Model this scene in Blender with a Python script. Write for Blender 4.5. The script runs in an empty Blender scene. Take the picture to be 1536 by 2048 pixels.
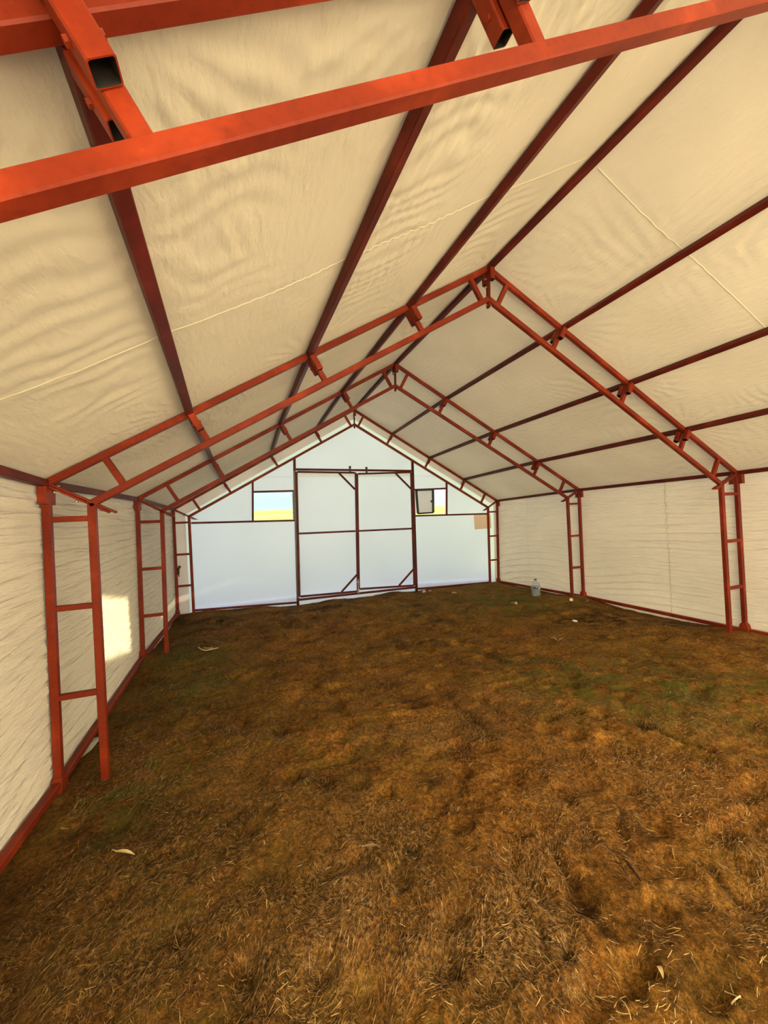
import bpy, bmesh, math, random
import numpy as np
from mathutils import Vector, Matrix

C = bpy.context.scene.collection
S = bpy.context.scene
random.seed(7)
RNG = np.random.default_rng(11)

# ------------------------------------------------------------------ camera
cam = bpy.data.cameras.new('camera')
cam.sensor_fit = 'AUTO'; cam.sensor_width = 36.0; cam.lens = 13.813
cam.clip_start = 0.02; cam.clip_end = 2000
co = bpy.data.objects.new('camera', cam); C.objects.link(co)
M = Matrix(((0.9408, 0.03997, -0.3366), (-0.33556, -0.03049, -0.94152), (-0.0479, 0.99874, -0.01527))).to_4x4()
M.translation = (-2.334, 0.0, 1.64)
co.matrix_world = M
S.camera = co

# ------------------------------------------------------------------ sky, sun, exposure
S.view_settings.view_transform = 'Standard'
S.view_settings.look = 'None'
S.view_settings.gamma = 1.0
S.view_settings.use_curve_mapping = False
S.view_settings.exposure = 0.0
SUN_AZ, SUN_EL = math.radians(39.6), math.radians(8.7)
SUN_STRENGTH = 34.0
SKY_STRENGTH = 1.25

w = bpy.data.worlds.new('sky'); S.world = w; w.use_nodes = True
nt = w.node_tree; nt.nodes.clear()
def WN(t, **k):
    n = nt.nodes.new(t)
    for a, b in k.items(): setattr(n, a, b)
    return n
wo = WN('ShaderNodeOutputWorld'); bg = WN('ShaderNodeBackground')
tc = WN('ShaderNodeTexCoord'); mp = WN('ShaderNodeMapping'); mp.inputs['Scale'].default_value = (1, 1, 5)
no = WN('ShaderNodeTexNoise'); no.inputs['Scale'].default_value = 2.2; no.inputs['Detail'].default_value = 6
rp = WN('ShaderNodeValToRGB'); rp.color_ramp.elements[0].position = .42; rp.color_ramp.elements[1].position = .66
sx = WN('ShaderNodeSeparateXYZ'); rz = WN('ShaderNodeValToRGB')
rz.color_ramp.elements[0].color = (.68, .86, .90, 1); rz.color_ramp.elements[1].color = (.42, .62, .88, 1)
rz.color_ramp.elements[1].position = .6
e = rz.color_ramp.elements.new(.12); e.color = (.54, .78, .90, 1)
mx = WN('ShaderNodeMixRGB'); mx.inputs[2].default_value = (.92, .94, .96, 1)
L = nt.links.new
L(tc.outputs['Generated'], mp.inputs[0]); L(mp.outputs[0], no.inputs['Vector']); L(no.outputs['Fac'], rp.inputs[0])
L(tc.outputs['Generated'], sx.inputs[0]); L(sx.outputs['Z'], rz.inputs[0])
L(rp.outputs[0], mx.inputs[0]); L(rz.outputs[0], mx.inputs[1]); L(mx.outputs[0], bg.inputs[0])
bg.inputs[1].default_value = SKY_STRENGTH
L(bg.outputs[0], wo.inputs[0])

sl = bpy.data.lights.new('sun', 'SUN'); sl.energy = SUN_STRENGTH; sl.color = (1.0, .85, .57); sl.angle = math.radians(.6)
so = bpy.data.objects.new('sun', sl); C.objects.link(so)
to_sun = Vector((math.sin(SUN_AZ)*math.cos(SUN_EL), -math.cos(SUN_AZ)*math.cos(SUN_EL), math.sin(SUN_EL)))
so.rotation_euler = to_sun.to_track_quat('Z', 'Y').to_euler(); so.location = (12, -14, 6)

# ------------------------------------------------------------------ numpy noise
def _hash(ix, iy, seed):
    h = (ix.astype(np.int64)*374761393 + iy.astype(np.int64)*668265263 + seed*974634777) & 0x7fffffff
    h = (h ^ (h >> 13)) * 1274126177 & 0x7fffffff
    return ((h ^ (h >> 16)) & 0xffff) / 65535.0
def vnoise(x, y, seed=0):
    x = np.asarray(x, float); y = np.asarray(y, float)
    ix = np.floor(x); iy = np.floor(y); fx = x-ix; fy = y-iy
    fx = fx*fx*fx*(fx*(fx*6-15)+10); fy = fy*fy*fy*(fy*(fy*6-15)+10)
    a = _hash(ix, iy, seed); b = _hash(ix+1, iy, seed); c = _hash(ix, iy+1, seed); d = _hash(ix+1, iy+1, seed)
    return (a*(1-fx)+b*fx)*(1-fy)+(c*(1-fx)+d*fx)*fy
def fbm(x, y, seed=0, octs=4, gain=.5):
    s = 0; a = 1; t = 0
    for o in range(octs):
        s = s + a*vnoise(x*2**o, y*2**o, seed+o*17); t += a; a *= gain
    return s/t - .5

# ------------------------------------------------------------------ materials
def mat(name):
    m = bpy.data.materials.new(name); m.use_nodes = True
    t = m.node_tree; t.nodes.clear()
    o = t.nodes.new('ShaderNodeOutputMaterial')
    return m, t, o
def N(t, kind, **inp):
    n = t.nodes.new(kind)
    for k, v in inp.items(): n.inputs[k.replace('_', ' ')].default_value = v
    return n
def ramp(t, fac, stops):
    r = t.nodes.new('ShaderNodeValToRGB'); cr = r.color_ramp
    while len(cr.elements) < len(stops): cr.elements.new(.5)
    for el, (p, c) in zip(cr.elements, stops): el.position = p; el.color = (*c, 1)
    t.links.new(fac, r.inputs[0]); return r
def objco(t, scale=(1, 1, 1)):
    g = t.nodes.new('ShaderNodeNewGeometry'); m = t.nodes.new('ShaderNodeMapping')
    m.inputs['Scale'].default_value = scale
    t.links.new(g.outputs['Position'], m.inputs[0]); return m.outputs[0]

def simple(name, col, rough=.6, var=.15, scale=30, metallic=0, bump=0.0):
    m, t, o = mat(name)
    b = N(t, 'ShaderNodeBsdfPrincipled', Roughness=rough, Metallic=metallic)
    n = N(t, 'ShaderNodeTexNoise', Scale=scale, Detail=4.0)
    t.links.new(objco(t), n.inputs['Vector'])
    r = ramp(t, n.outputs['Fac'], [(.3, tuple(c*(1-var) for c in col)), (.7, tuple(min(1, c*(1+var)) for c in col))])
    t.links.new(r.outputs[0], b.inputs['Base Color'])
    if bump:
        bm = N(t, 'ShaderNodeBump', Strength=bump, Distance=.004)
        t.links.new(n.outputs['Fac'], bm.inputs['Height']); t.links.new(bm.outputs[0], b.inputs['Normal'])
    t.links.new(b.outputs[0], o.inputs[0]); return m

def paint_mat(name='red_oxide_paint', k=(1, 1, 1)):
    m, t, o = mat(name)
    b = N(t, 'ShaderNodeBsdfPrincipled', Roughness=.5); b.inputs['Specular IOR Level'].default_value = .25
    n1 = N(t, 'ShaderNodeTexNoise', Scale=4.0, Detail=7.0); n2 = N(t, 'ShaderNodeTexNoise', Scale=45.0, Detail=5.0)
    p = objco(t); t.links.new(p, n1.inputs['Vector']); t.links.new(p, n2.inputs['Vector'])
    r1 = ramp(t, n1.outputs['Fac'], [(p_, tuple(c*q for c, q in zip(cc, k))) for p_, cc in ((.34, (.165, .015, .004)), (.55, (.21, .021, .005)), (.70, (.33, .037, .009)))])
    r2 = ramp(t, n2.outputs['Fac'], [(.22, (.72, .7, .7)), (.42, (1, 1, 1)), (.72, (1.1, 1.15, 1.15)), (.80, (1.5, 1.9, 2.0))])
    mm = t.nodes.new('ShaderNodeMixRGB'); mm.blend_type = 'MULTIPLY'; mm.inputs[0].default_value = .8
    t.links.new(r1.outputs[0], mm.inputs[1]); t.links.new(r2.outputs[0], mm.inputs[2])
    t.links.new(mm.outputs[0], b.inputs['Base Color'])
    bm = N(t, 'ShaderNodeBump', Strength=.12, Distance=.003)
    t.links.new(n2.outputs['Fac'], bm.inputs['Height']); t.links.new(bm.outputs[0], b.inputs['Normal'])
    t.links.new(b.outputs[0], o.inputs[0]); return m

def sheet_mat(name, refl, trans, fine=(5, 1.2, 5), bump=.35, gloss=.05, mottled=.06, dist=.016):
    m, t, o = mat(name)
    d = N(t, 'ShaderNodeBsdfDiffuse', Roughness=.3); tr = N(t, 'ShaderNodeBsdfTranslucent')
    gl = N(t, 'ShaderNodeBsdfGlossy', Roughness=.42); gl.inputs['Color'].default_value = (1, 1, 1, 1)
    n = N(t, 'ShaderNodeTexNoise', Scale=1.3, Detail=5.0)
    t.links.new(objco(t), n.inputs['Vector'])
    r = ramp(t, n.outputs['Fac'], [(.3, tuple(c*(1-mottled) for c in refl)), (.7, tuple(min(1, c*(1+mottled)) for c in refl))])
    r2 = ramp(t, n.outputs['Fac'], [(.3, tuple(c*(1-mottled) for c in trans)), (.7, tuple(min(1, c*(1+mottled)) for c in trans))])
    t.links.new(r.outputs[0], d.inputs['Color']); t.links.new(r2.outputs[0], tr.inputs['Color'])
    nw = N(t, 'ShaderNodeTexNoise', Scale=6.0, Detail=4.0); t.links.new(objco(t, fine), nw.inputs['Vector'])
    nf = N(t, 'ShaderNodeTexNoise', Scale=70.0, Detail=4.0); t.links.new(objco(t), nf.inputs['Vector'])
    b1 = N(t, 'ShaderNodeBump', Strength=bump, Distance=dist); t.links.new(nw.outputs['Fac'], b1.inputs['Height'])
    b2 = N(t, 'ShaderNodeBump', Strength=bump*.8, Distance=.004); t.links.new(nf.outputs['Fac'], b2.inputs['Height'])
    t.links.new(b1.outputs[0], b2.inputs['Normal'])
    for s in (d, tr, gl): t.links.new(b2.outputs[0], s.inputs['Normal'])
    a = t.nodes.new('ShaderNodeAddShader'); t.links.new(d.outputs[0], a.inputs[0]); t.links.new(tr.outputs[0], a.inputs[1])
    x = t.nodes.new('ShaderNodeMixShader'); x.inputs[0].default_value = gloss
    t.links.new(a.outputs[0], x.inputs[1]); t.links.new(gl.outputs[0], x.inputs[2])
    t.links.new(x.outputs[0], o.inputs[0]); return m

def attr_ground():
    m, t, o = mat('trodden_soil_and_straw')
    b = N(t, 'ShaderNodeBsdfPrincipled', Roughness=.95)
    b.inputs['Specular IOR Level'].default_value = .08
    p = objco(t)
    n1 = N(t, 'ShaderNodeTexNoise', Scale=2.2, Detail=8.0, Roughness=.65); t.links.new(p, n1.inputs['Vector'])
    n2 = N(t, 'ShaderNodeTexNoise', Scale=38.0, Detail=8.0, Roughness=.7); t.links.new(p, n2.inputs['Vector'])
    n3 = N(t, 'ShaderNodeTexNoise', Scale=150.0, Detail=4.0, Roughness=.7); t.links.new(p, n3.inputs['Vector'])
    r1 = ramp(t, n1.outputs['Fac'], [(.30, (.085, .036, .009)), (.45, (.185, .080, .017)), (.58, (.265, .124, .027)), (.72, (.34, .142, .040))])
    r2 = ramp(t, n2.outputs['Fac'], [(.30, (.12, .1, .09)), (.5, (.95, .95, .95)), (.70, (2.1, 2.1, 2.0))])
    r3 = ramp(t, n3.outputs['Fac'], [(.32, (.3, .28, .26)), (.52, (1, 1, 1)), (.70, (1.9, 1.9, 1.8))])
    m1 = t.nodes.new('ShaderNodeMixRGB'); m1.blend_type = 'MULTIPLY'; m1.inputs[0].default_value = .85
    m2 = t.nodes.new('ShaderNodeMixRGB'); m2.blend_type = 'MULTIPLY'; m2.inputs[0].default_value = .8
    t.links.new(r1.outputs[0], m1.inputs[1]); t.links.new(r2.outputs[0], m1.inputs[2])
    t.links.new(m1.outputs[0], m2.inputs[1]); t.links.new(r3.outputs[0], m2.inputs[2])
    at = t.nodes.new('ShaderNodeAttribute'); at.attribute_name = 'moss'
    m3 = t.nodes.new('ShaderNodeMixRGB'); m3.inputs[2].default_value = (.10, .115, .018, 1)
    t.links.new(at.outputs['Fac'], m3.inputs[0]); t.links.new(m2.outputs[0], m3.inputs[1])
    aw = t.nodes.new('ShaderNodeAttribute'); aw.attribute_name = 'mud_and_dark'
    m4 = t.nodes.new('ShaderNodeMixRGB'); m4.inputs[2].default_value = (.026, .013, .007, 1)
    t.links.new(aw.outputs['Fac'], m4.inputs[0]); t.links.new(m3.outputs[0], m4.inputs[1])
    t.links.new(m4.outputs[0], b.inputs['Base Color'])
    bb = N(t, 'ShaderNodeBump', Strength=.8, Distance=.012); t.links.new(n2.outputs['Fac'], bb.inputs['Height'])
    b2 = N(t, 'ShaderNodeBump', Strength=.6, Distance=.004); t.links.new(n3.outputs['Fac'], b2.inputs['Height'])
    t.links.new(bb.outputs[0], b2.inputs['Normal']); t.links.new(b2.outputs[0], b.inputs['Normal'])
    t.links.new(b.outputs[0], o.inputs[0]); return m

def straw_mat(name, c0, c1):
    m, t, o = mat(name)
    d = N(t, 'ShaderNodeBsdfPrincipled', Roughness=.7)
    n = N(t, 'ShaderNodeTexNoise', Scale=60.0, Detail=1.0); t.links.new(objco(t), n.inputs['Vector'])
    r = ramp(t, n.outputs['Fac'], [(.35, c0), (.65, c1)])
    t.links.new(r.outputs[0], d.inputs['Base Color']); t.links.new(d.outputs[0], o.inputs[0]); return m

def field_mat():
    m, t, o = mat('distant_fields')
    d = N(t, 'ShaderNodeBsdfDiffuse')
    n = N(t, 'ShaderNodeTexNoise', Scale=1.0, Detail=5.0, Roughness=.6); t.links.new(objco(t, (.11, .05, 1)), n.inputs['Vector'])
    r = ramp(t, n.outputs['Fac'], [(.36, (.34, .44, .12)), (.48, (.40, .48, .14)), (.56, (.46, .38, .24)), (.68, (.32, .42, .13))])
    t.links.new(r.outputs[0], d.inputs['Color']); t.links.new(d.outputs[0], o.inputs[0]); return m

def glass_mat(name, col, rough=.05, alpha=.35):
    m, t, o = mat(name)
    tr = N(t, 'ShaderNodeBsdfTransparent'); tr.inputs['Color'].default_value = (*col, 1)
    g = N(t, 'ShaderNodeBsdfPrincipled', Roughness=rough); g.inputs['Base Color'].default_value = (*col, 1)
    x = t.nodes.new('ShaderNodeMixShader'); x.inputs[0].default_value = alpha
    t.links.new(tr.outputs[0], x.inputs[1]); t.links.new(g.outputs[0], x.inputs[2])
    t.links.new(x.outputs[0], o.inputs[0]); return m

PAINT = paint_mat()
MAROON = paint_mat('darkened_red_paint', (.50, .42, .75))  # frame paint multiplied darker, for purlins, gable bars and doors
TARP = sheet_mat('cream_tarpaulin', (.67, .61, .50), (.026, .025, .022), gloss=.03, fine=(5, 1.6, 5), bump=.5)
WALLTARP = sheet_mat('cream_side_tarpaulin', (.72, .67, .60), (.032, .031, .030), fine=(4, .45, 6), gloss=.03, bump=.9, dist=.055)
GABLE = sheet_mat('white_gable_sheet', (.04, .04, .04), (.935, .90, .95), fine=(3, 3, 2), bump=.08, mottled=.02)
SHEER = sheet_mat('thin_white_edge_sheet', (.08, .08, .08), (.92, .92, .90), bump=.1, mottled=.02)
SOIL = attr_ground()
FIELD = field_mat()
STRAW = straw_mat('dry_straw', (.40, .26, .09), (.68, .50, .24))
THATCH = straw_mat('matted_dead_grass', (.055, .026, .006), (.36, .20, .058))
GRASS = straw_mat('short_green_grass', (.06, .085, .012), (.13, .15, .025))
ZINC = simple('zinc_bolt', (.55, .52, .48), .35, .1, 80, .8)
BLACK = simple('dark_frame_paint', (.022, .022, .024), .4, .2)
HOLLOW = simple('shaded_tube_inside', (.008, .006, .006), .8, .2)  # shade inside the open tube ends put into a near-black colour
PANE = sheet_mat('frosted_grey_pane', (.20, .19, .19), (.66, .62, .64), bump=.05)
PATCHM = sheet_mat('tan_patch', (.28, .22, .17), (.66, .55, .45), bump=.1)
WHITEP = simple('white_plastic', (.80, .74, .68), .4, .06)
LEAFM = simple('pale_dry_leaf', (.30, .20, .12), .7, .25, 25)
PALESTRAW = simple('bleached_straw', (.72, .55, .30), .6, .15, 60)
CLEAR = glass_mat('clear_plastic', (.82, .87, .90), .08, .16)
WATER = glass_mat('water', (.78, .86, .90), .02, .18)
BLUEL = simple('blue_bottle_label', (.05, .07, .20), .5, .3)
STONE = simple('pale_stone', (.42, .36, .28), .9, .25, 12, bump=.5)
TWIG = simple('dark_twig', (.055, .026, .010), 1.0, .3, 40)
RAGM = sheet_mat('grubby_white_sheet', (.34, .34, .31), (.10, .10, .09), bump=.3)

# ------------------------------------------------------------------ helpers
def link(name, me, m, parent=None):
    o = bpy.data.objects.new(name, me); C.objects.link(o)
    if m is not None and not me.materials: me.materials.append(m)
    if parent is not None: o.parent = parent
    return o
def finish(name, bm, m, parent=None, smooth=False):
    bmesh.ops.recalc_face_normals(bm, faces=bm.faces)
    me = bpy.data.meshes.new(name); bm.to_mesh(me); bm.free()
    if smooth:
        for p in me.polygons: p.use_smooth = True
    return link(name, me, m, parent)
def tag(o, label, cat, group=None, kind=None):
    o['label'] = label; o['category'] = cat
    if group: o['group'] = group
    if kind: o['kind'] = kind
    return o
def thing(name, loc, label, cat, group=None):
    o = bpy.data.objects.new(name, None); C.objects.link(o); o.location = loc; o.empty_display_size = .1
    return tag(o, label, cat, group)
def ring8(a, b, c):
    return [(a-c, -b), (a, -b+c), (a, b-c), (a-c, b), (-a+c, b), (-a, b-c), (-a, -b+c), (-a+c, -b)]
def beam_bm(bm, p0, p1, ww, hh, side=(0, 1, 0), ch=.004, hollow=False, open_end=1):
    """square tube from p0 to p1; ww is its width along `side`, hh across"""
    p0 = Vector(p0); p1 = Vector(p1); d = (p1-p0).normalized()
    s = Vector(side); s = (s - d*s.dot(d)).normalized(); u = d.cross(s)
    r = ring8(ww/2, hh/2, min(ch, ww*.25, hh*.25))
    A = [bm.verts.new(p0+s*x+u*y) for x, y in r]; B = [bm.verts.new(p1+s*x+u*y) for x, y in r]
    for i in range(8): bm.faces.new((A[i], A[(i+1) % 8], B[(i+1) % 8], B[i]))
    bm.faces.new(A[::-1])
    if not hollow: bm.faces.new(B)
    else:
        k = .003
        r2 = ring8(ww/2-k, hh/2-k, .003)
        Bi = [bm.verts.new(p1+s*x+u*y) for x, y in r2]
        q = p1-d*min(.09, (p1-p0).length*.9)
        Ai = [bm.verts.new(q+s*x+u*y) for x, y in r2]
        for i in range(8):
            bm.faces.new((B[i], B[(i+1) % 8], Bi[(i+1) % 8], Bi[i]))
            f = bm.faces.new((Bi[i], Bi[(i+1) % 8], Ai[(i+1) % 8], Ai[i])); f.material_index = 1
        f = bm.faces.new(Ai); f.material_index = 1
def beam(name, p0, p1, ww, hh, m, parent, side=(0, 1, 0), ch=.004, hollow=False):
    bm = bmesh.new(); beam_bm(bm, p0, p1, ww, hh, side, ch, hollow)
    o = finish(name, bm, m, parent)
    if hollow: o.data.materials.append(HOLLOW)
    return o
def cyl_bm(bm, p0, p1, r0, r1=None, n=10):
    r1 = r0 if r1 is None else r1
    p0 = Vector(p0); p1 = Vector(p1); d = (p1-p0).normalized()
    s = d.orthogonal().normalized(); u = d.cross(s)
    A = [bm.verts.new(p0+(s*math.cos(k*2*math.pi/n)+u*math.sin(k*2*math.pi/n))*r0) for k in range(n)]
    B = [bm.verts.new(p1+(s*math.cos(k*2*math.pi/n)+u*math.sin(k*2*math.pi/n))*r1) for k in range(n)]
    for k in range(n): bm.faces.new((A[k], A[(k+1) % n], B[(k+1) % n], B[k]))
    bm.faces.new(A[::-1]); bm.faces.new(B)
def cyl(name, p0, p1, r0, m, parent=None, r1=None, n=10):
    bm = bmesh.new(); cyl_bm(bm, p0, p1, r0, r1, n); return finish(name, bm, m, parent)
def bolt(p0, p1, parent):
    p0 = Vector(p0); p1 = Vector(p1)
    bm = bmesh.new(); d = (p1-p0).normalized()
    cyl_bm(bm, p0, p1, .005, n=8); cyl_bm(bm, p0, p0+d*.008, .010, n=6); cyl_bm(bm, p1-d*.018, p1-d*.008, .010, n=6)
    return finish('bolt', bm, ZINC, parent)
def grid_mesh(name, P, m, parent=None, smooth=True, flip=False, attrs=None):
    nu, nv = P.shape[:2]
    idx = np.arange(nu*nv).reshape(nu, nv)
    q = np.stack([idx[:-1, :-1], idx[1:, :-1], idx[1:, 1:], idx[:-1, 1:]], -1).reshape(-1, 4)
    if flip: q = q[:, ::-1]
    me = bpy.data.meshes.new(name)
    me.vertices.add(nu*nv); me.vertices.foreach_set('co', P.reshape(-1).astype(np.float32))
    me.loops.add(q.size); me.loops.foreach_set('vertex_index', q.reshape(-1).astype(np.int32))
    me.polygons.add(len(q)); me.polygons.foreach_set('loop_start', np.arange(0, q.size, 4, dtype=np.int32))
    me.polygons.foreach_set('use_smooth', np.full(len(q), smooth))
    for k, v in (attrs or {}).items():
        a = me.attributes.new(k, 'FLOAT', 'POINT'); a.data.foreach_set('value', v.reshape(-1).astype(np.float32))
    me.update(calc_edges=True); me.validate()
    return link(name, me, m, parent)
def poly_prism(name, pts, y0, y1, m, parent, hole=None):
    """polygon in x,z extruded from y0 to y1, optional four-cornered hole"""
    bm = bmesh.new()
    def face_loop(y): return [bm.verts.new((x, y, z)) for x, z in pts]
    A = face_loop(y0); B = face_loop(y1); n = len(A)
    for i in range(n): bm.faces.new((A[i], A[(i+1) % n], B[(i+1) % n], B[i]))
    bm.faces.new(A); bm.faces.new(B)
    return finish(name, bm, m, parent)

# ------------------------------------------------------------------ measured portal frames (x, z of the tube centres)
YF = -1.72
F0 = dict(y=0.809, LO=(-3.575, 1.985), RO=(3.6, 1.99), LI=(-3.318, 1.85), RI=(3.325, 1.855), ro=(0.01, 4.036), ri=(0.0, 3.712), LOb=-3.565, ROb=3.6, LIb=-3.31, RIb=3.32)
FA = dict(y=3.218, LO=(-3.566, 1.975), RO=(3.637, 2.000), LI=(-3.312, 1.836), RI=(3.328, 1.860), ro=(0.02, 4.036), ri=(0.003, 3.732), LOb=-3.55, ROb=3.625, LIb=-3.290, RIb=3.318)
FB = dict(y=5.704, LO=(-3.586, 2.024), RO=(3.607, 1.990), LI=(-3.317, 1.866), RI=(3.324, 1.847), ro=(0.008, 4.052), ri=(-0.008, 3.709), LOb=-3.590, ROb=3.575, LIb=-3.327, RIb=3.308)
FC = dict(y=8.218, LO=(-3.562, 1.987), RO=(3.588, 1.930), LI=(-3.304, 1.845), RI=(3.316, 1.775), ro=(0.020, 4.026), ri=(0.015, 3.706), LOb=-3.555, ROb=3.51, LIb=-3.288, RIb=3.262)
FN = dict(F0); FN['y'] = YF
F0.update(LO=(-3.485, 2.036), RO=(3.685, 2.042), LI=(-3.228, 1.901), RI=(3.412, 1.907), ro=(.115, 4.090), ri=(.106, 3.766))   # leans a little to the right
FRAMES = [FN, F0, FA, FB, FC]
FY = np.array([f['y'] for f in FRAMES])
def prof(key, y, j=None):
    v = np.array([f[key] if j is None else f[key][j] for f in FRAMES], float)
    return np.interp(y, FY, v)
T = .047      # frame tube

# ------------------------------------------------------------------ ground height
CTRL = np.array([(-3.54, 3.22, -.07), (-3.3, 3.22, -.03), (3.31, 3.22, .03), (3.62, 3.2, -.02), (-3.59, 5.7, .10), (-3.33, 5.7, .07), (3.3, 5.7, .05),
                 (3.56, 5.7, .02), (-3.55, 8.22, .03), (-3.28, 8.22, .04), (3.25, 8.22, -.056), (3.5, 8.22, -.08), (-1.36, 8.22, -.085), (0, 8.22, -.075), (1.29, 8.22, -.087),
                 (3.57, 4.4, -.075), (3.57, 6.9, -.07), (3.57, 2.0, -.07), (-3.57, 2.6, -.09), (-3.57, 4.4, -.06), (-3.57, 1.0, -.08), (-2.4, 8.22, .0), (2.3, 8.22, -.06), (3.57, 7.6, -.11)])
_ex = []
for _sx in (-1, 1):
    for _y in np.arange(-1.6, 8.2, .35):
        if min(abs(_y-q) for q in (3.218, 5.704, 8.218)) > .3: _ex.append((_sx*3.58, _y, -.088))
CTRL = np.concatenate([CTRL, np.array(_ex)])
GROOVES = [(-.953, 1.609, -1.002, 1.449, .022, .035), (-1.002, 1.449, -1.044, 1.338, .024, .035), (-1.044, 1.338, -1.078, 1.199, .022, .03), (-.449, 1.65, -.609, 1.513, .016, .022), (-1.286, 1.439, -1.337, 1.247, .016, .022),
           (-.423, 1.262, -.433, 1.085, .016, .03), (.395, 2.256, .46, 2.02, .022, .04), (.46, 2.02, .513, 1.776, .02, .035)]
SPOTS = [(-1.691, 1.302, .035), (-1.274, 1.176, .02), (-1.156, 1.014, .03), (-2.285, 1.958, .05), (-2.447, 2.391, .06), (-2.093, 2.599, .05), (-1.629, 1.831, .03), (-2.659, 1.806, .06), (-3.311, 2.762, .07), (-2.131, 3.264, .06), (-1.916, 2.521, .06), (-2.75, 1.45, .06), (-2.5, 1.15, .05)]
def groove_fac(x, y):
    g = np.zeros_like(x); wx = x+fbm(x*14, y*14, 401, 2)*.05; wy = y+fbm(x*14, y*14, 402, 2)*.05
    for ax, ay, bx_, by_, wd, dp in GROOVES:
        dx, dy = bx_-ax, by_-ay; t = np.clip(((wx-ax)*dx+(wy-ay)*dy)/(dx*dx+dy*dy), 0, 1)
        g = np.maximum(g, np.exp(-((wx-ax-dx*t)**2+(wy-ay-dy*t)**2)/(2*wd**2))*dp/.035)
    for sx_, sy_, r in SPOTS: g = np.maximum(g, .9*np.exp(-((wx-sx_)**2+(wy-sy_)**2)/(2*r*r)))
    return g
def ground_z(x, y):
    x = np.asarray(x, float); y = np.asarray(y, float)
    num = np.zeros_like(x); den = np.full_like(x, .25)
    for cx, cy, cz in CTRL:
        wgt = np.exp(-((x-cx)**2+(y-cy)**2)/(2*(.20 if cz < -.086 else .30)**2)); num = num+wgt*cz; den = den+wgt
    z = num/den
    edge = np.clip((3.45-np.abs(x))/.5, .15, 1)*np.clip((8.1-y)/.5, .15, 1)
    lump = fbm(x*1.3, y*1.3, 3, 3)*.07 + fbm(x*5, y*5, 9, 3)*.045
    pits = np.clip(vnoise(x*7.5, y*7.5, 31)-.60, 0, 1)*.13
    fine = fbm(x*22, y*22, 15, 3, .6)*.022
    return z - groove_fac(x, y)*.035 + (lump - pits)*edge + fine*np.clip(edge, .5, 1)

# ================================================================== STRUCTURE
# floor
xs = np.concatenate([np.linspace(-3.75, -.2, 260), np.linspace(-.18, 3.75, 190)]); ys = np.concatenate([np.linspace(-1.75, .5, 60), np.linspace(.515, 3.5, 230), np.linspace(3.52, 8.55, 210)])
X, Y = np.meshgrid(xs, ys, indexing='ij')
Z = ground_z(X, Y)
moss = np.clip(fbm(X*1.1+3, Y*1.1, 51, 4)*4.5, 0, 1)*.16
for gx, gy, gr, ga in ((1.05, 2.55, .55, .9), (.55, 2.9, .5, .7), (1.9, 2.0, .5, .7), (1.5, 3.2, .6, .4), (2.2, 6.0, .9, .7), (1.0, 6.3, 1.0, .5), (-3.0, 4.6, .6, .6), (-3.1, 5.5, .5, .8), (-3.0, 2.9, .35, .6), (-1.9, 3.0, .7, .3), (-2.7, 1.9, .5, .4), (-2.0, 1.1, .4, .35), (2.9, 7.3, .8, .5), (0.2, 3.6, .6, .35)):
    moss = np.maximum(moss, ga*np.exp(-((X-gx)**2+(Y-gy)**2)/(2*gr**2))*np.clip(.55+fbm(X*9, Y*9, 77, 3)*3.2, 0, 1))
mud_and_dark = np.zeros_like(X)
for gx, gy, ax, ay, ga in ((2.75, 4.45, .38, .30, 1.2), (2.3, 4.62, .40, .16, 1.0), (3.3, 4.0, .35, .5, .8), (-1.0, 7.5, .5, .25, .8), (-3.3, 3.0, .3, .6, .6), (-2.9, 6.9, .5, .5, .55), (-3.1, 7.6, .5, .5, .7), (-3.4, 2.0, .25, .9, .6), (-3.0, 1.4, .3, .5, .4)):
    mud_and_dark = np.maximum(mud_and_dark, ga*np.exp(-((X-gx)**2/(2*ax**2)+(Y-gy)**2/(2*ay**2)))*np.clip(.6+fbm(X*8, Y*8, 91, 3)*2.5, 0, 1))
mud_and_dark = np.maximum(mud_and_dark, np.clip(groove_fac(X, Y), 0, 1)*.75)  # carved grooves and spots also coloured darker
mud_and_dark = np.maximum(mud_and_dark, np.clip(fbm(X*3.1, Y*3.1, 301, 5, .6)*4-.45, 0, 1)*.75)
mud_and_dark = np.maximum(mud_and_dark, np.clip((-1.9-X)/1.2, 0, 1)*.38)  # soil also made gradually darker towards the left wall
floor = grid_mesh('floor', np.stack([X, Y, Z], -1), SOIL, None, True, attrs=dict(moss=moss, mud_and_dark=np.clip(mud_and_dark, 0, .92)))
floor['kind'] = 'structure'; floor['label'] = 'brown trodden earth floor strewn with straw'

# land outside, rising gently beyond the gable
bx = np.linspace(-160, 160, 81); by = np.concatenate([np.linspace(-60, 8.6, 12), np.linspace(10, 160, 60)])
BX, BY = np.meshgrid(bx, by, indexing='ij')
BZ = -.16 + np.clip((BY-14)/130, 0, 1)**1.25*(6.5-BX*.013) + (fbm(BX*.03, BY*.03, 5, 3)*.8)*np.clip((BY-20)/50, 0, 1)
fld = grid_mesh('field', np.stack([BX, BY, BZ], -1), FIELD, None, True); fld['kind'] = 'structure'; fld['label'] = 'yellow green field outside'

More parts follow.
